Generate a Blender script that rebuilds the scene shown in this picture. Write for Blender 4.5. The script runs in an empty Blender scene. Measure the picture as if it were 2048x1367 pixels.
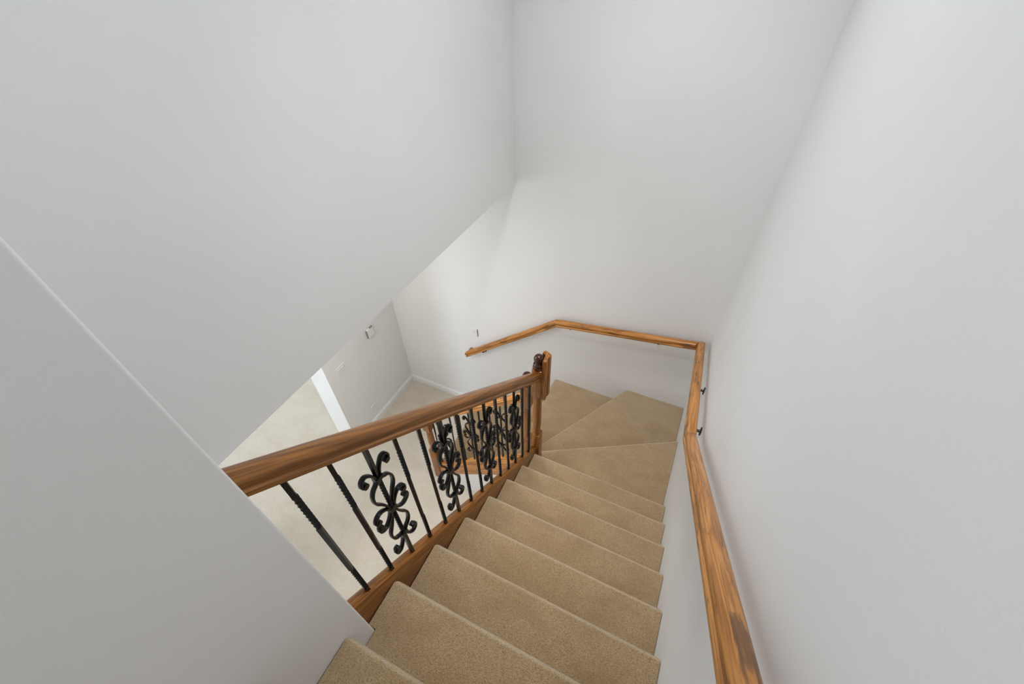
import bpy, bmesh, math
from mathutils import Vector, Matrix

# ------------------------------------------------------------------ camera / light / exposure
sc = bpy.context.scene
COL = sc.collection
R, G = 0.19847, 0.23568            # riser and going of the flight
SL = R / G
F_PX, PITCH, YAW, ROLL = 871.764, 0.77350, 0.46542, -0.02896
CAM = Vector((0.69068, -0.07098, 1.63852))

def cam_setup():
    fwd = Vector((-math.sin(YAW)*math.cos(PITCH), math.cos(YAW)*math.cos(PITCH), -math.sin(PITCH)))
    rt = Vector((math.cos(YAW), math.sin(YAW), 0)); up = rt.cross(fwd)
    rt2 = math.cos(ROLL)*rt + math.sin(ROLL)*up; up2 = -math.sin(ROLL)*rt + math.cos(ROLL)*up
    c = bpy.data.cameras.new('camera'); o = bpy.data.objects.new('camera', c); COL.objects.link(o)
    c.sensor_width = 36; c.lens = 36*F_PX/2048; c.clip_start = 0.02; c.clip_end = 60
    m = Matrix((rt2, up2, -fwd)).transposed().to_4x4(); m.translation = CAM
    o.matrix_world = m; sc.camera = o
cam_setup()

w = bpy.data.worlds.new('world'); sc.world = w; w.use_nodes = True
w.node_tree.nodes['Background'].inputs[0].default_value = (0.80, 0.88, 1.0, 1)
w.node_tree.nodes['Background'].inputs[1].default_value = 1.0

def area(name, loc, direction, sx, sy, power, color=(1, 1, 1)):
    l = bpy.data.lights.new(name, 'AREA'); l.shape = 'RECTANGLE'; l.size = sx; l.size_y = sy
    l.energy = power; l.color = color
    o = bpy.data.objects.new(name, l); COL.objects.link(o); o.location = loc
    o.rotation_euler = Vector(direction).to_track_quat('-Z', 'Y').to_euler(); return o
area('daylight_lower_window', (-5.4, -3.05, -1.45), (0.25, 1, -0.1), 1.6, 1.9, 118, (0.80, 0.90, 1.0))
area('daylight_side_window', (-6.9, 2.6, -1.4), (1, -0.1, -0.1), 2.4, 1.9, 75, (0.82, 0.91, 1.0))
area('lower_ceiling_lamp', (-1.45, 1.05, 0.13), (0, 0, -1), 0.9, 0.9, 24, (1.0, 0.975, 0.93))  # added fill light, brightens the lower room's walls and floor
area('stairwell_ceiling_lamp', (-0.10, 1.15, 3.42), (0, 0, -1), 0.9, 1.3, 12.5, (0.88, 0.94, 1.0))
area('hall_window', (-0.3, -3.0, 1.75), (0.1, 1, -0.1), 1.6, 1.3, 31, (0.88, 0.94, 1.0))
for y_, p_ in ((1.90, 12.0), (0.75, 7.0)):              # added fill lights, narrow beams to brighten the winders and lower walls
    d = area('stairwell_downlight', (0.22, y_, 3.40), (0, 0, -1), 0.35, 0.35, p_, (0.95, 0.97, 1.0))
    d.data.spread = math.radians(72)

sc.view_settings.view_transform = 'Standard'
sc.view_settings.look = 'None'
sc.view_settings.gamma = 1.0
sc.view_settings.use_curve_mapping = False
sc.view_settings.exposure = 0.0

# ------------------------------------------------------------------ materials
def s2l(c): return tuple(((v/255)/12.92 if v/255 <= 0.04045 else ((v/255+0.055)/1.055)**2.4) for v in c) + (1,)

class NT:
    def __init__(self, name):
        self.m = bpy.data.materials.new(name); self.m.use_nodes = True
        self.t = self.m.node_tree; self.b = self.t.nodes['Principled BSDF']
        self.co = self.n('ShaderNodeTexCoord')
    def n(self, kind, **kw):
        x = self.t.nodes.new(kind)
        for k, v in kw.items(): setattr(x, k, v)
        return x
    def set(self, node, **kw):
        for k, v in kw.items():
            node.inputs[k.replace('_', ' ')].default_value = v
    def l(self, a, b): self.t.links.new(a, b)
    def mapped(self, scale, rot=(0, 0, 0)):
        mp = self.n('ShaderNodeMapping'); mp.inputs['Scale'].default_value = scale
        mp.inputs['Rotation'].default_value = rot
        self.l(self.co.outputs['Object'], mp.inputs['Vector']); return mp.outputs['Vector']
    def noise(self, vec, scale, detail=2, rough=0.5, dist=0):
        x = self.n('ShaderNodeTexNoise'); self.set(x, Scale=scale, Detail=detail, Roughness=rough, Distortion=dist)
        self.l(vec, x.inputs['Vector']); return x.outputs['Fac']
    def ramp(self, fac, stops):
        r = self.n('ShaderNodeValToRGB'); e = r.color_ramp.elements
        while len(e) < len(stops): e.new(0.5)
        for i, (p, c) in enumerate(stops): e[i].position = p; e[i].color = c
        self.l(fac, r.inputs['Fac']); return r.outputs['Color']
    def mix(self, fac, a, b, mode='MIX'):
        x = self.n('ShaderNodeMix', data_type='RGBA', blend_type=mode)
        for s, v in ((x.inputs[0], fac), (x.inputs[6], a), (x.inputs[7], b)):
            if hasattr(v, 'links'): self.l(v, s)
            else: s.default_value = v
        return x.outputs[2]
    def math(self, op, a, b=None):
        x = self.n('ShaderNodeMath', operation=op)
        for i, v in enumerate((a, b)):
            if v is None: continue
            if hasattr(v, 'links'): self.l(v, x.inputs[i])
            else: x.inputs[i].default_value = v
        return x.outputs[0]
    def bump(self, h, strength, dist):
        x = self.n('ShaderNodeBump'); self.set(x, Strength=strength, Distance=dist)
        self.l(h, x.inputs['Height']); self.l(x.outputs['Normal'], self.b.inputs['Normal'])

def paint(name, rgb, rough=0.6, tex=0.25):
    t = NT(name); v = t.mapped((1, 1, 1))
    t.b.inputs['Roughness'].default_value = rough
    t.b.inputs['Specular IOR Level'].default_value = 0.25
    a, b = s2l([c-2 for c in rgb]), s2l([c+2 for c in rgb])
    t.l(t.ramp(t.noise(v, 1.3, 3), [(0.35, a), (0.65, b)]), t.b.inputs['Base Color'])
    t.bump(t.noise(v, 160, 3, 0.6), tex, 0.0012)
    return t.m

def carpet(name, dark, light, tint, fine=390.0, wear=6.0):
    t = NT(name)
    v = t.mapped((0.55, 1.4, 1), (0.62, 0.47, 0.0)); v2 = t.mapped((0.8, 1.4, 1))
    n1 = t.noise(v, fine, 3, 0.65); n2 = t.noise(v, fine*0.5, 2, 0.6); n3 = t.noise(v2, wear, 3, 0.55, 0.4)
    base = t.ramp(n1, [(0.36, s2l(dark)), (0.64, s2l(light))])
    base = t.mix(t.ramp(n2, [(0.35, (0, 0, 0, 1)), (0.7, (0.55, 0.55, 0.55, 1))]), base, s2l(light))
    base = t.mix(t.ramp(n3, [(0.42, (0, 0, 0, 1)), (0.68, (0.38, 0.38, 0.38, 1))]), base, s2l(tint))
    t.l(base, t.b.inputs['Base Color'])
    t.b.inputs['Roughness'].default_value = 1.0
    t.b.inputs['Specular IOR Level'].default_value = 0.05
    t.b.inputs['Sheen Weight'].default_value = 0.7
    t.b.inputs['Sheen Roughness'].default_value = 0.45
    t.b.inputs['Sheen Tint'].default_value = (1.0, 0.93, 0.82, 1)
    h = t.math('ADD', t.math('MULTIPLY', n1, 0.7), t.math('MULTIPLY', n2, 0.6))
    t.bump(h, 0.9, 0.007)
    return t.m

def oak(name, dark, mid, light, axis='X', blotch=0.0, rough=0.33, seed=0.0):
    t = NT(name)
    def sc3(a, c): return {'X': (a, c, c), 'Y': (c, a, c), 'Z': (c, c, a)}[axis]
    mp = t.n('ShaderNodeMapping'); mp.inputs['Location'].default_value = (seed, seed*0.7, seed*1.3)
    mp.inputs['Scale'].default_value = sc3(0.8, 13)
    t.l(t.co.outputs['Object'], mp.inputs['Vector'])
    g = t.noise(mp.outputs['Vector'], 1.6, 2, 0.5, 0.5)
    rings = t.math('SINE', t.math('MULTIPLY', g, 34.0))
    rings = t.math('ADD', t.math('MULTIPLY', rings, 0.5), 0.5)
    fine = t.noise(t.mapped(sc3(5, 190)), 1.0, 3, 0.6)
    col = t.ramp(rings, [(0.0, s2l(dark)), (0.38, s2l(mid)), (1.0, s2l(light))])
    pores = t.ramp(fine, [(0.34, (0.42, 0.36, 0.32, 1)), (0.50, (1, 1, 1, 1))])
    col = t.mix(0.75, col, pores, 'MULTIPLY')
    if blotch > 0:
        b = t.noise(t.mapped(sc3(3.2, 22)), 1.5, 4, 0.62, 0.6)
        col = t.mix(t.ramp(b, [(0.57, (0, 0, 0, 1)), (0.64, (blotch, blotch, blotch, 1))]), col, s2l((84, 58, 40)))
    t.l(col, t.b.inputs['Base Color'])
    t.b.inputs['Roughness'].default_value = rough
    t.b.inputs['Coat Weight'].default_value = 0.10; t.b.inputs['Coat Roughness'].default_value = 0.25
    t.b.inputs['Specular IOR Level'].default_value = 0.4
    t.bump(fine, 0.12, 0.0006)
    return t.m

def metal(name, rgb, rough=0.38):
    t = NT(name); v = t.mapped((1, 1, 1))
    n = t.noise(v, 90, 3)
    t.l(t.ramp(n, [(0.3, s2l([c*0.7 for c in rgb])), (0.7, s2l(rgb))]), t.b.inputs['Base Color'])
    t.b.inputs['Roughness'].default_value = rough
    t.b.inputs['Specular IOR Level'].default_value = 0.38
    t.bump(n, 0.15, 0.0006); return t.m

M_WALL = paint('wall_paint', (238, 238, 237))
M_CEIL = paint('ceiling_paint', (236, 236, 234))
M_TRIM = paint('white_trim_paint', (238, 239, 240), 0.4, 0.05)
M_PLASTIC = paint('white_plastic', (236, 236, 232), 0.35, 0.02)
M_GREY = paint('grey_plastic', (138, 139, 135), 0.5, 0.05)  # outlet slots, also the shade painted on white box sides
M_STAIR = carpet('stair_carpet', (124, 95, 60), (204, 174, 130), (146, 113, 73))
M_FLOOR = carpet('floor_carpet', (196, 184, 164), (234, 226, 214), (204, 190, 166), 300, 4.5)
M_OAKX = oak('oak_rail', (112, 68, 25), (130, 82, 33), (142, 92, 39), 'X')
M_OAKW = oak('oak_wall_rail', (160, 103, 42), (182, 121, 56), (194, 133, 66), 'X', blotch=0.75, seed=3.1)
M_OAKY = oak('oak_stringer', (126, 78, 31), (144, 92, 39), (156, 102, 46), 'X', seed=1.7)
M_OAKL = oak('oak_lower_stringer', (158, 98, 44), (194, 130, 64), (212, 150, 82), 'X', seed=2.2)  # lower rail and stringer oak, daylight painted in as a lighter tone
M_OAKZ = oak('oak_newel', (130, 80, 32), (150, 96, 42), (162, 106, 50), 'Z', seed=5.0)
M_FIN = oak('dark_finial', (44, 20, 10), (64, 30, 16), (78, 38, 22), 'Z', rough=0.22)
M_IRON = metal('black_iron', (11, 11, 12), 0.36)
M_BRONZE = metal('dark_bronze', (38, 30, 24), 0.4)

# ------------------------------------------------------------------ mesh helpers
def link(name, bm, mat, parent=None, smooth=False, mw=None):
    me = bpy.data.meshes.new(name); bmesh.ops.recalc_face_normals(bm, faces=bm.faces[:])
    if smooth:
        for f in bm.faces: f.smooth = True
    bm.to_mesh(me); bm.free()
    for m in (mat if isinstance(mat, (list, tuple)) else [mat]): me.materials.append(m)
    o = bpy.data.objects.new(name, me); COL.objects.link(o)
    if mw is not None: o.matrix_basis = mw
    if parent: o.parent = parent
    return o

def empty(name, loc, label=None, cat=None, group=None):
    o = bpy.data.objects.new(name, None); COL.objects.link(o); o.location = loc
    o.empty_display_size = 0.1
    if label: o['label'] = label
    if cat: o['category'] = cat
    if group: o['group'] = group
    return o

def rel(parent, v): return Vector(v) - parent.location

def prism(bm, poly, lo, hi, axis='z'):
    """extrude a 2-D polygon; axis tells which coordinate lo/hi fill"""
    def P(a, b, c):
        return {'z': (a, b, c), 'x': (c, a, b), 'y': (a, c, b)}[axis]
    v0 = [bm.verts.new(P(a, b, lo)) for a, b in poly]; v1 = [bm.verts.new(P(a, b, hi)) for a, b in poly]
    n = len(poly); fs = [bm.faces.new(v0[::-1]), bm.faces.new(v1)]
    for i in range(n): fs.append(bm.faces.new((v0[i], v0[(i+1) % n], v1[(i+1) % n], v1[i])))
    return v0, v1, fs

def box(bm, x0, x1, y0, y1, z0, z1):
    return prism(bm, [(x0, y0), (x1, y0), (x1, y1), (x0, y1)], z0, z1)

def bevel(bm, edges, off, seg=3):
    bmesh.ops.bevel(bm, geom=list(edges), offset=off, offset_type='OFFSET', segments=seg, profile=0.5,
                    affect='EDGES', clamp_overlap=True)

def lathe(bm, prof, seg=28, cx=0, cy=0):
    rings = []
    for r_, z in prof:
        if r_ < 1e-5: rings.append([bm.verts.new((cx, cy, z))])
        else: rings.append([bm.verts.new((cx+r_*math.cos(2*math.pi*i/seg), cy+r_*math.sin(2*math.pi*i/seg), z)) for i in range(seg)])
    for a, b in zip(rings, rings[1:]):
        for i in range(seg):
            j = (i+1) % seg
            if len(a) == 1: bm.faces.new((a[0], b[j], b[i]))
            elif len(b) == 1: bm.faces.new((a[i], a[j], b[0]))
            else: bm.faces.new((a[i], a[j], b[j], b[i]))
    for rg, fl in ((rings[0], True), (rings[-1], False)):
        if len(rg) > 1: bm.faces.new(rg[::-1] if fl else rg)

def struct(name, bm, mat, smooth=False):
    o = link(name, bm, mat, None, smooth); o['kind'] = 'structure'; return o

def shade_auto(o, ang=35):
    for p in o.data.polygons: p.use_smooth = True
    o.data.set_sharp_from_angle(angle=math.radians(ang))

# ------------------------------------------------------------------ setting
W = 1.02; YB = 2.92; ZF = -15*R; ZU = 2*R; ZC = 3.45; XL = -0.736; XS = -2.38; ZLC = 0.147
YN = 0.061; XN = 0.034

bm = bmesh.new(); box(bm, W, W+0.12, -3.2, YB+0.12, ZF-0.05, ZC+0.1); struct('wall_right', bm, M_WALL)
bm = bmesh.new(); box(bm, -2.65, W, YB, YB+0.12, ZF-0.05, ZC+0.1); struct('wall_back', bm, M_WALL)
bm = bmesh.new(); box(bm, XL-0.12, XL, 0.0, YB, 0.145, ZC+0.1)
struct('wall_left', bm, M_WALL)
# near wall: an L that closes the upper hall and the cupboard under it; rounded drywall corner
bm = bmesh.new()
v0, v1, fs = prism(bm, [(XN, -1.2), (XN, YN), (XL-0.02, YN), (XL-0.02, YN-0.12), (XN-0.12, YN-0.12), (XN-0.12, -1.2)], ZF, ZC)
bm.edges.ensure_lookup_table()
corner = [e for e in bm.edges if all(abs(v.co.x-XN) < 1e-5 and abs(v.co.y-YN) < 1e-5 for v in e.verts)]
bevel(bm, corner, 0.007, 4)
o = struct('wall_near', bm, M_WALL); shade_auto(o, 30)
# upper hall behind the camera
bm = bmesh.new(); box(bm, -3.2, XN-0.12, -1.2, -1.08, ZLC+0.1, ZC); struct('wall_hall', bm, M_WALL)
bm = bmesh.new(); box(bm, -3.32, -3.2, -3.2, -1.08, ZLC+0.1, ZC); struct('wall_hall_end', bm, M_WALL)
bm = bmesh.new()
box(bm, -3.2, -1.2, -3.32, -3.2, ZLC+0.1, ZC); box(bm, 0.6, W+0.12, -3.32, -3.2, ZLC+0.1, ZC)
box(bm, -1.2, 0.6, -3.32, -3.2, ZLC+0.1, 1.0); box(bm, -1.2, 0.6, -3.32, -3.2, 2.5, ZC)
struct('wall_hall_window', bm, M_WALL)
bm = bmesh.new(); box(bm, -3.4, W+0.12, -3.4, YB+0.12, ZC, ZC+0.12); struct('ceiling', bm, M_CEIL)
bm = bmesh.new(); box(bm, -3.3, W-0.001, -3.3, -1.2, ZU-0.25, ZU); box(bm, XN+0.001, W-0.001, -1.2, -G-0.02, ZU-0.25, ZU)
struct('floor_upper', bm, M_STAIR)
# lower room
bm = bmesh.new(); box(bm, -7.2, W, -3.4, 6.2, ZF-0.12, ZF); struct('floor', bm, M_FLOOR)
bm = bmesh.new(); box(bm, -7.2, XL-0.001, -3.4, 6.2, ZLC, ZLC+0.2); struct('ceiling_lower', bm, M_CEIL)
bm = bmesh.new(); box(bm, XS-0.272, XS, 1.745, YB, ZF, ZLC); o = struct('wall_switch', bm, M_WALL)
bm = bmesh.new(); box(bm, -2.9, XL-0.02, 0.0, 0.12, ZF, ZLC); struct('wall_closet', bm, M_WALL)
bm = bmesh.new()
box(bm, -7.2, -6.3, -3.3, -3.18, ZF, ZLC); box(bm, -4.5, XN, -3.3, -3.18, ZF, ZLC)
box(bm, -6.3, -4.5, -3.3, -3.18, ZF, -2.5); box(bm, -6.3, -4.5, -3.3, -3.18, -0.4, ZLC)
struct('wall_front', bm, M_WALL)
bm = bmesh.new()
box(bm, -7.2, -7.05, -3.3, 1.3, ZF, ZLC); box(bm, -7.2, -7.05, 3.9, 6.2, ZF, ZLC)
box(bm, -7.2, -7.05, 1.3, 3.9, ZF, -2.5); box(bm, -7.2, -7.05, 1.3, 3.9, -0.35, ZLC)
struct('wall_far_left', bm, M_WALL)
bm = bmesh.new(); box(bm, -7.2, -2.65, 6.05, 6.2, ZF, ZLC); box(bm, -2.65, -2.5, YB+0.12, 6.2, ZF, ZLC); struct('wall_far', bm, M_WALL)

# stair support walls (drywall below the stringers)
YL = 1.83                                        # plane of the lower railing
def low_top(x): return -2.271 + SL*(x+0.723)     # top of the lower stringer
bm = bmesh.new()
prism(bm, [(YN, ZF), (1.76, ZF), (1.76, -SL*1.76-0.2), (YN, -SL*YN-0.2)], -0.038, -0.006, 'x')
struct('wall_under_stairs', bm, M_WALL); bm = bmesh.new()
prism(bm, [(-1.285, ZF), (-0.006, ZF), (-0.006, low_top(-0.006)-0.27), (-1.285, ZF+0.02)], YL-0.018, YL+0.016, 'y')
struct('wall_under_stairs', bm, M_WALL)

# baseboards with a moulded top
def baseboard(name, a, b, nrm):
    a, b, nrm = Vector(a), Vector(b), Vector(nrm); bm = bmesh.new()
    prof = [(0, 0), (0.014, 0), (0.014, 0.072), (0.011, 0.082), (0.007, 0.088), (0.006, 0.098), (0, 0.10)]
    ra = [bm.verts.new(a+nrm*d+Vector((0, 0, h))) for d, h in prof]; rb = [bm.verts.new(b+nrm*d+Vector((0, 0, h))) for d, h in prof]
    bm.faces.new(ra); bm.faces.new(rb[::-1])
    for i in range(len(prof)):
        j = (i+1) % len(prof); bm.faces.new((ra[i], rb[i], rb[j], ra[j]))
    struct(name, bm, M_TRIM)
baseboard('baseboard_left', (XS, 1.745, ZF), (XS, YB, ZF), (1, 0, 0))
baseboard('baseboard_back', (XS+0.014, YB, ZF), (-1.30, YB, ZF), (0, -1, 0))

# ------------------------------------------------------------------ staircase
stairs = empty('staircase', (0, 0, 0), 'carpeted beige winder staircase turning left between white walls with oak stringers', 'staircase')

def step(poly, nose, z, h=R, lip=0.022, back=None):
    """poly: plan polygon CCW; nose: indices (i, i+1) of the nosing edge; z: top"""
    bm = bmesh.new()
    v0, v1, fs = prism(bm, poly, z-0.056, z)
    n = len(poly)
    i = nose; j = (i+1) % n
    nose_e = [e for e in bm.edges if set(e.verts) in ({v1[i], v1[j]}, {v0[i], v0[j]})]
    side_e = [e for e in bm.edges if e not in nose_e and e.verts[0].co.z > z-1e-4 and e.verts[1].co.z > z-1e-4]
    vert_e = [e for e in bm.edges if set(e.verts) in ({v0[i], v1[i]}, {v0[j], v1[j]})]
    bevel(bm, nose_e+vert_e, 0.025, 5)
    # soft pile edge along the other top edges
    e2 = [e for e in bm.edges if e.is_valid and len(e.link_faces) == 2 and
          min(v.co.z for v in e.verts) > z-1e-4 and any(abs(f.normal.z) < 0.2 for f in e.link_faces)]
    if e2: bevel(bm, e2, 0.007, 2)
    # riser below the nosing
    a, b = Vector(poly[i]), Vector(poly[j]); d = (b-a).normalized(); nrm = Vector((d.y, -d.x))
    ctr = sum((Vector(p) for p in poly), Vector((0, 0)))/n
    if (ctr-a).dot(nrm) > 0: nrm = -nrm
    rp = [Vector(p) for p in poly]
    rp[i] = rp[i]-nrm*lip; rp[j] = rp[j]-nrm*lip
    rp = [Vector((min(p.x, W-0.001), min(p.y, YB-0.001))) for p in rp]
    prism(bm, [tuple(p) for p in rp], z-h-0.03, z-0.054)
    o = link('step', bm, M_STAIR, stairs); shade_auto(o, 40)
    return o

WE = W-0.001
for k in range(-1, 8):
    xl = XN+0.001 if k <= 0 else 0.001
    back = (k-1)*G-0.03
    if k <= 0:
        step([(xl, back), (WE, back), (WE, k*G), (xl, k*G)], 2, -k*R)
    elif k == 1:     # passes the end of the near wall
        step([(XN+0.001, back), (WE, back), (WE, k*G), (0.001, k*G), (0.001, YN+0.002), (XN+0.001, YN+0.002)], 2, -k*R)
    else:
        step([(0.001, back), (WE, back), (WE, k*G), (0.001, k*G)], 2, -k*R)
YE = YB-0.001
step([(0.016, 7*G-0.03), (WE, 7*G-0.03), (WE, 2.385), (-0.015, 1.800), (-0.015, 1.76), (0.016, 1.76)], 2, -8*R)
step([(-0.02, 1.775), (0.03, 1.775), (WE, 2.33), (WE, YE), (0.452, YE), (-0.085, 1.965)], 4, -9*R)
step([(-0.05, 1.90), (0.50, YE), (-0.305, YE), (-0.305, 1.852), (-0.06, 1.852)], 2, -10*R)
for k in range(11, 15):
    xn = -0.305-(k-10)*G
    step([(xn, 1.852), (xn+G+0.03, 1.852), (xn+G+0.03, YE), (xn, YE)], 3, -k*R)

# stringers ------------------------------------------------------------
def frame_mw(origin, d, up=Vector((0, 0, 1))):
    d = Vector(d).normalized(); y = up.cross(d).normalized(); z = d.cross(y)
    m = Matrix((d, y, z)).transposed().to_4x4(); m.translation = Vector(origin); return m

def beam(name, poly_pts, thick_axis, lo, hi, origin, d, parent, mat, bev=0.004):
    """prism built in world space, stored in a frame whose X runs along d so the grain follows it"""
    bm = bmesh.new(); prism(bm, poly_pts, lo, hi, thick_axis)
    bevel(bm, bm.edges[:], bev, 2)
    mw = frame_mw(origin, d); bm.transform(mw.inverted())
    pm = Matrix.Translation(parent.location).inverted() if parent else Matrix()
    o = link(name, bm, mat, parent, False, pm @ mw); shade_auto(o, 40); return o

H0 = 0.045
beam('stringer', [(YN+0.001, -SL*YN+H0), (1.686, -SL*1.686+H0), (1.686, -SL*1.686-0.20), (YN+0.001, -SL*YN-0.20)],
     'x', -0.044, -0.0005, (-0.02, YN, 0), (0, 1, -SL), stairs, M_OAKY)
x0, x1 = -1.283, -0.185
beam('stringer', [(x0+0.08, low_top(x0+0.08)), (x1, low_top(x1)), (-0.06, low_top(x1)), (-0.06, -2.357+0.738*(-0.06+0.466)), (x0, -2.957)],
     'y', YL-0.024, YL+0.021, (x0, YL, low_top(x0)), (1, 0, SL), stairs, M_OAKL)

# ------------------------------------------------------------------ handrail profile
HALF = [(0.0, 0.0), (0.0300, 0.0), (0.0315, 0.0015), (0.0315, 0.0125), (0.0290, 0.0155), (0.0252, 0.0190), (0.0252, 0.0225), (0.0280, 0.0285),
        (0.0290, 0.0350), (0.0285, 0.0400), (0.0260, 0.0465), (0.0200, 0.0525), (0.0110, 0.0563), (0.0, 0.0575)]
PROF = HALF + [(-a, b) for a, b in HALF[-2:0:-1]]

def rail_piece(name, p0, p1, n0, n1, parent, mat):
    """moulded rail from p0 to p1 (bottom centre line) cut at its ends by planes with normals n0, n1"""
    p0, p1 = Vector(p0), Vector(p1); d = (p1-p0).normalized()
    mw = frame_mw(p0, d); inv = mw.to_3x3().inverted()
    bm = bmesh.new(); rings = []
    for P, nn in ((p0, n0), (p1, n1)):
        nn = Vector(nn).normalized(); rg = []
        for a, b in PROF:
            q = P + mw.to_3x3() @ Vector((0, a, b))
            t = (P-q).dot(nn)/d.dot(nn); q = q+d*t
            rg.append(bm.verts.new(inv @ (q-p0)))
        rings.append(rg)
    a, b = rings; bm.faces.new(a[::-1]); bm.faces.new(b)
    for i in range(len(PROF)):
        j = (i+1) % len(PROF); bm.faces.new((a[i], a[j], b[j], b[i]))
    pm = Matrix.Translation(parent.location).inverted()
    o = link(name, bm, mat, parent, False, pm @ mw); shade_auto(o, 32); return o

# ------------------------------------------------------------------ iron balusters (local origin at the foot, railing plane = local X-Z)
BAR = 0.0068
def twisted_bar(zones, top, bottom=-0.012):
    bm = bmesh.new(); zs = [bottom]
    def ang(z):
        a = 0
        for z0, z1 in zones: a += (min(max(z, z0), z1)-z0)/0.078*2*math.pi
        return a
    pts = {bottom, top}
    for z0, z1 in zones:
        n = int((z1-z0)/0.0045)
        for i in range(n+1): pts.add(z0+(z1-z0)*i/n)
    prev = None; first = None
    for z in sorted(pts):
        a = ang(z)
        rg = [bm.verts.new((BAR*math.sqrt(2)*math.cos(a+math.pi/4+q*math.pi/2), BAR*math.sqrt(2)*math.sin(a+math.pi/4+q*math.pi/2), z)) for q in range(4)]
        if prev:
            for q in range(4): bm.faces.new((prev[q], prev[(q+1) % 4], rg[(q+1) % 4], rg[q]))
        else: bm.faces.new(rg[::-1])
        prev = rg
    bm.faces.new(prev)
    return bm

def ribbon(bm, pts, wide=0.0085, th=0.0042, sub=5):
    """flat iron strip following (s, t) points in the railing plane"""
    P = [Vector((p[0], 0, p[1])) for p in pts]; C = []
    for i in range(len(P)-1):
        a = P[max(i-1, 0)]; b = P[i]; c = P[i+1]; d = P[min(i+2, len(P)-1)]
        for k in range(sub):
            t = k/sub
            C.append(0.5*((2*b)+(c-a)*t+(2*a-5*b+4*c-d)*t*t+(3*b-a-3*c+d)*t**3))
    C.append(P[-1]); prev = None
    for i, q in enumerate(C):
        tg = (C[min(i+1, len(C)-1)]-C[max(i-1, 0)]).normalized(); nr = Vector((tg.z, 0, -tg.x)); sd = Vector((0, 1, 0))
        rg = [bm.verts.new(q+nr*th*a+sd*wide*b) for a, b in ((1, 0.75), (0.6, 1), (-0.6, 1), (-1, 0.75), (-1, -0.75), (-0.6, -1), (0.6, -1), (1, -0.75))]
        if prev:
            for k in range(8): bm.faces.new((prev[k], prev[(k+1) % 8], rg[(k+1) % 8], rg[k]))
        else: bm.faces.new(rg)
        prev = rg
    bm.faces.new(prev[::-1])

def curl(bm, c, r_=0.0115, wide=0.0105):
    n = 12
    for s in (1,):
        a = [bm.verts.new((c[0]+r_*math.cos(2*math.pi*i/n), -wide, c[1]+r_*math.sin(2*math.pi*i/n))) for i in range(n)]
        b = [bm.verts.new((c[0]+r_*math.cos(2*math.pi*i/n), wide, c[1]+r_*math.sin(2*math.pi*i/n))) for i in range(n)]
        bm.faces.new(a); bm.faces.new(b[::-1])
        for i in range(n): bm.faces.new((a[i], b[i], b[(i+1) % n], a[(i+1) % n]))

def scroll_bm():
    bm = bmesh.new(); MID = 0.409
    for s in (1, -1):
        for v in (1, -1):
            f = lambda L: [(s*a, MID+v*b) for a, b in L]
            # cage bulge between the middle and the outer collar, running out into the outer hooked arm
            ribbon(bm, f([(0.010, 0.010), (0.016, 0.045), (0.030, 0.082), (0.047, 0.118), (0.048, 0.155), (0.036, 0.182), (0.018, 0.196), (0.0105, 0.214),
                          (0.014, 0.240), (0.026, 0.266), (0.042, 0.282), (0.058, 0.276), (0.064, 0.256), (0.055, 0.240), (0.045, 0.240)]))
            curl(bm, f([(0.052, 0.248)])[0])
            # hooked arm from the middle collar
            ribbon(bm, f([(0.0105, 0.000), (0.017, 0.020), (0.032, 0.042), (0.052, 0.054), (0.072, 0.046), (0.080, 0.028), (0.073, 0.012), (0.062, 0.014)]))
            curl(bm, f([(0.069, 0.021)])[0])
    for z, h in ((MID, 0.013), (MID+0.214, 0.010), (MID-0.214, 0.010)):
        v0, v1, fs = box(bm, -0.0155, 0.0155, -0.0115, 0.0115, z-h, z+h)
    return bm

def newel(parent, x, y, zb, z_block0, z_ball, z_low, s=0.036, capped=True):
    """turned post: square foot, turned shaft, square head, ball finial"""
    loc = rel(parent, (x, y, zb)); bm = bmesh.new()
    def sq(z0, z1):
        v0, v1, fs = box(bm, -s, s, -s, s, z0, z1)
        ed = [e for e in bm.edges if e.is_valid and e.verts[0] in v0+v1 and e.verts[1] in v0+v1]
        bevel(bm, ed, 0.004, 2)
    a = z_low-zb; b = z_block0-zb; c = z_ball-0.080-zb
    sq(0, a)
    sq(b, c)
    rr = s*0.98
    prof = [(rr, a-0.004), (rr*1.0, a+0.006), (rr*0.80, a+0.018), (rr*0.88, a+0.028), (rr*0.88, a+0.036), (rr*0.72, a+0.046),
            (rr*0.84, a+0.08), (rr*0.92, a+0.13), (rr*0.88, a+(b-a)*0.6), (rr*0.80, b-0.05), (rr*0.78, b-0.03), (rr*0.90, b-0.022),
            (rr*0.90, b-0.014), (rr*0.72, b-0.008), (rr*0.95, b+0.004)]
    lathe(bm, prof, 28)
    p = link('newel_post', bm, M_OAKZ, parent, False, Matrix.Translation(loc)); shade_auto(p, 35)
    bm = bmesh.new(); R_ = 0.0345; zc = z_ball-zb
    prof = [(s*1.04, c-0.006), (s*1.12, c+0.002), (s*1.10, c+0.010), (s*0.90, c+0.016), (s*0.84, c+0.022), (s*0.98, c+0.027), (s*1.02, c+0.033), (s*0.92, c+0.039), (s*0.66, c+0.044), (s*0.5, c+0.049)]
    for i in range(1, 13):
        t = -math.pi/2+math.pi*(i/12)
        if R_*math.cos(t) < s*0.5 and t < 0: continue
        prof.append((max(R_*math.cos(t), 0.0), zc+R_*math.sin(t)))
    lathe(bm, prof, 32)
    f = link('ball_finial', bm, M_FIN, p, True); f['label'] = 'dark stained ball finial'
    return p

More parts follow.
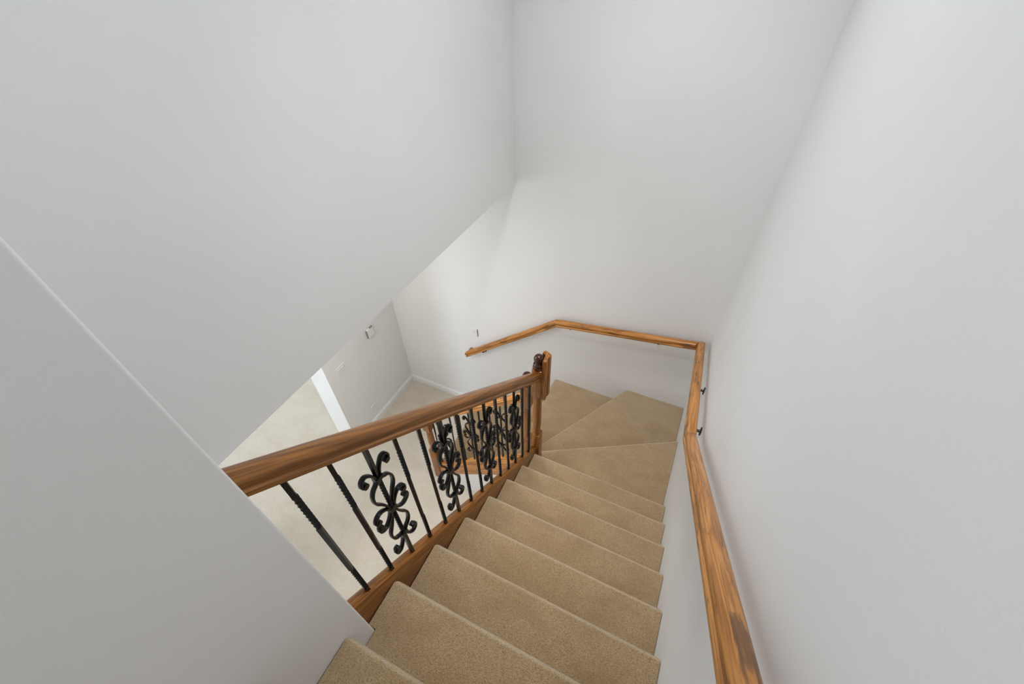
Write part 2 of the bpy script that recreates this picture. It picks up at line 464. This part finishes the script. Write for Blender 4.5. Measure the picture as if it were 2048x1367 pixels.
# ------------------------------------------------------------------ upper railing
def build_railing(root, feet, rot, top, scroll_idx, kind_meshes):
    first = {}
    for i, (x, y, z) in enumerate(feet):
        sc_ = i in scroll_idx
        key = 's' if sc_ else 't'
        me = kind_meshes[key]
        b = bpy.data.objects.new('baluster', me); COL.objects.link(b); b.parent = root
        b.location = rel(root, (x, y, z)); b.rotation_euler = (0, 0, rot)
        if sc_:
            b['label'] = 'iron baluster carrying a scrolled basket'
            q = bpy.data.objects.new('scroll_ornament', kind_meshes['o']); COL.objects.link(q); q.parent = b

def mesh_of(bm, name, mat, ang=None):
    me = bpy.data.meshes.new(name); bmesh.ops.recalc_face_normals(bm, faces=bm.faces[:]); bm.to_mesh(me); bm.free()
    me.materials.append(mat)
    if ang:
        for p in me.polygons: p.use_smooth = True
        me.set_sharp_from_angle(angle=math.radians(ang))
    return me
BL = 0.812
KM = {'t': mesh_of(twisted_bar([(0.030, 0.215), (0.535, 0.715)], BL), 'twisted_bar', M_IRON),
      's': mesh_of(twisted_bar([(0.215, 0.385), (0.435, 0.600)], BL), 'scroll_bar', M_IRON),
      'o': mesh_of(scroll_bm(), 'scroll_ornament', M_IRON, 50)}

XR = -0.021; NY = 1.722
up = empty('stair_railing', (XR, YN, -SL*YN+H0), 'upper oak railing with fourteen black iron balusters along the near flight of stairs', 'railing')
RB = 0.855
rail_piece('handrail', (XR, YN+0.0005, -SL*YN+RB), (XR, NY-0.035, -SL*(NY-0.035)+RB), (0, 1, 0), (0, 1, 0), up, M_OAKX)
feet = [(XR, 0.140+0.11*i, -SL*(0.140+0.11*i)+H0-0.002) for i in range(14)]
build_railing(up, feet, math.pi/2, 0, (2, 5, 8, 11), KM)
newel(up, XR+0.001, NY, -8*R-0.02, -0.745, -0.395, -1.215)
# short upright length of moulded rail fixed to the newel
bm = bmesh.new()
prism(bm, [(0.0155, 1.694), (0.040, 1.694), (0.0435, 1.700), (0.0435, 1.722), (0.036, 1.728), (0.036, 1.738), (0.046, 1.744), (0.047, 1.772),
           (0.040, 1.778), (0.026, 1.776), (0.012, 1.790), (-0.004, 1.793), (-0.013, 1.772), (-0.010, 1.7585), (0.0155, 1.7585)], -0.765, -0.375)
bevel(bm, [e for e in bm.edges if abs(e.verts[0].co.z-e.verts[1].co.z) < 1e-5], 0.004, 2)
pm = Matrix.Translation(up.location).inverted()
o = link('rail_block', bm, M_OAKZ, up, False, pm); shade_auto(o, 30); o['label'] = 'upright piece of moulded rail fixed on the newel'

# ------------------------------------------------------------------ lower railing
N2, N3 = -0.150, -1.240
lo = empty('stair_railing', (N3, YL, ZF), 'lower oak railing with scrolled iron balusters beyond the upper one, running down to the floor', 'railing')
d0 = 0.795
rail_piece('handrail', (N3+0.035, YL, low_top(N3+0.035)+d0), (N2-0.035, YL, low_top(N2-0.035)+d0), (1, 0, 0), (1, 0, 0), lo, M_OAKL)
feet = [(-1.163+0.11*i, YL, low_top(-1.163+0.11*i)-0.002) for i in range(9)]
build_railing(lo, feet, 0, 0, (1, 4, 7), KM)
newel(lo, N2, YL, -10*R-0.02, -1.075, -0.735, -1.49, 0.038)
newel(lo, N3, YL, ZF, -2.06, -1.765, -2.42, 0.040)

# ------------------------------------------------------------------ handrail on the walls
wr = empty('wall_handrail', (W, YB, -1.0), 'long oak handrail wrapping the right wall and back wall on bronze brackets', 'handrail')
RBW = 0.854
pts = [Vector((0.976, -1.1, SL*1.1+RBW)), Vector((0.95, 1.51, -SL*1.51+RBW)), Vector((0.95, 2.85, -0.935)),
       Vector((-0.290, 2.85, -1.135)), Vector((-1.330, 2.85, -1.985)), Vector((-1.330, YB-0.001, -1.985))]
dirs = [(pts[i+1]-pts[i]).normalized() for i in range(5)]
for i in range(5):
    n0 = dirs[i] if i == 0 else (dirs[i-1]+dirs[i]); n1 = (dirs[i]+dirs[i+1]) if i < 4 else dirs[i]
    rail_piece('rail' if i < 4 else 'rail_return', pts[i], pts[i+1], n0, n1, wr, M_OAKW)

def bracket(p, nrm):
    """small bracket: round rose on the wall, curved arm, saddle under the rail. p: rail bottom centre, nrm: into the room"""
    p, nrm = Vector(p), Vector(nrm); bm = bmesh.new()
    wall = p-nrm*0.069+Vector((0, 0, -0.045))
    side = Vector((0, 0, 1)).cross(nrm)
    n = 16
    a = [bm.verts.new(wall+(side*math.cos(2*math.pi*i/n)*0.020+Vector((0, 0, 1))*math.sin(2*math.pi*i/n)*0.032)) for i in range(n)]
    b = [bm.verts.new(v.co+nrm*0.006) for v in a]
    bm.faces.new(a); bm.faces.new(b[::-1])
    for i in range(n): bm.faces.new((a[i], b[i], b[(i+1) % n], a[(i+1) % n]))
    path = [wall+nrm*0.004, wall+nrm*0.030+Vector((0, 0, -0.004)), wall+nrm*0.052+Vector((0, 0, 0.004)), wall+nrm*0.065+Vector((0, 0, 0.022)), p+Vector((0, 0, -0.004))]
    prev = None
    for i, q in enumerate(path):
        tg = (path[min(i+1, 4)]-path[max(i-1, 0)]).normalized(); u = side; v = tg.cross(u)
        rg = [bm.verts.new(q+(u*math.cos(k*math.pi/4)+v*math.sin(k*math.pi/4))*0.0085) for k in range(8)]
        if prev:
            for k in range(8): bm.faces.new((prev[k], prev[(k+1) % 8], rg[(k+1) % 8], rg[k]))
        else: bm.faces.new(rg)
        prev = rg
    bm.faces.new(prev[::-1])
    c0 = p+Vector((0, 0, -0.003)); box_v = []
    for dz in (-0.003, 0.003):
        for sa, sb in ((-1, -1), (1, -1), (1, 1), (-1, 1)): box_v.append(bm.verts.new(c0+side*0.026*sa+nrm*0.011*sb+Vector((0, 0, dz))))
    for f in ((0, 1, 2, 3), (4, 5, 6, 7), (0, 1, 5, 4), (1, 2, 6, 5), (2, 3, 7, 6), (3, 0, 4, 7)): bm.faces.new([box_v[k] for k in f])
    o = link('bracket', bm, M_BRONZE, wr, False, Matrix.Translation(wr.location).inverted()); shade_auto(o, 40)
def on(i, t): return pts[i]+(pts[i+1]-pts[i])*t
for i, t, n in ((0, 0.10, (-1, 0, 0)), (1, 0.14, (-1, 0, 0)), (1, 0.52, (-1, 0, 0)), (2, 0.26, (0, -1, 0)), (2, 0.9, (0, -1, 0)), (3, 0.83, (0, -1, 0))):
    bracket(on(i, t), n)

# ------------------------------------------------------------------ wall plates and sensors
def plate(bm, w, h, d=0.006):
    v0, v1, fs = box(bm, -w/2, w/2, -h/2, h/2, 0, d)
    bevel(bm, [e for e in bm.edges if all(v.co.z > d-1e-5 for v in e.verts)], 0.003, 2)

def wall_mw(loc, nrm):
    n = Vector(nrm); x = Vector((0, 0, 1)).cross(n)
    m = Matrix((x, Vector((0, 0, 1)), n)).transposed().to_4x4(); m.translation = Vector(loc); return m

def thing(name, loc, nrm, label, cat):
    o = empty(name, loc, label, cat); o.matrix_basis = wall_mw(loc, nrm); return o

sw = thing('light_switch', (XS, 1.935, -1.805), (1, 0, 0), 'white double rocker light switch plate beside the bright wall end', 'light switch')
bm = bmesh.new(); plate(bm, 0.125, 0.120); link('wall_plate', bm, M_PLASTIC, sw)
for s in (-1, 1):
    bm = bmesh.new(); prism(bm, [(-0.032, 0.0055), (0.032, 0.0055), (0.032, 0.012), (0.0, 0.008), (-0.032, 0.0075)], s*0.024-0.016, s*0.024+0.016, 'x')
    link('rocker', bm, M_PLASTIC, sw)
ou = thing('power_outlet', (XS, 2.145, -2.72), (1, 0, 0), 'white power outlet low on the wall above the left baseboard', 'outlet')
bm = bmesh.new(); plate(bm, 0.075, 0.120); link('wall_plate', bm, M_PLASTIC, ou)
for s in (-1, 1):
    bm = bmesh.new(); lathe(bm, [(0.0165, 0.005), (0.0165, 0.0075), (0.015, 0.008)], 20, 0, s*0.021)
    r_ = link('receptacle', bm, M_PLASTIC, ou)
    bm = bmesh.new()
    for q in (-0.006, 0.006): box(bm, q-0.001, q+0.001, s*0.021-0.001, s*0.021+0.007, 0.0075, 0.0084)
    link('slot', bm, M_GREY, r_)
th = thing('thermostat', (XS, 2.46, -1.69), (1, 0, 0), 'small white thermostat high on the wall by the left corner', 'thermostat')
bm = bmesh.new(); plate(bm, 0.10, 0.110, 0.022); link('housing', bm, M_PLASTIC, th)
bm = bmesh.new(); box(bm, -0.056, -0.050, -0.055, 0.055, 0.0, 0.021); box(bm, 0.0, 0.05, 0.0551, 0.058, 0.0, 0.021); link('side_strip', bm, M_GREY, th)['label'] = 'grey side edge'  # grey strips paint the shaded side and top of the white box
kp = thing('wall_control', (-1.265, YB, -1.655), (0, -1, 0), 'white control box on the back wall above the handrail end', 'wall control')
bm = bmesh.new(); plate(bm, 0.060, 0.105, 0.012); link('housing', bm, M_PLASTIC, kp)
bm = bmesh.new(); box(bm, 0.0301, 0.0345, -0.052, 0.052, 0.0, 0.0115); box(bm, -0.004, -0.001, 0.0, 0.03, 0.0119, 0.0128); link('side_strip', bm, M_GREY, kp)['label'] = 'grey side edge'  # grey strip paints the box's shaded side; small front mark is a slot
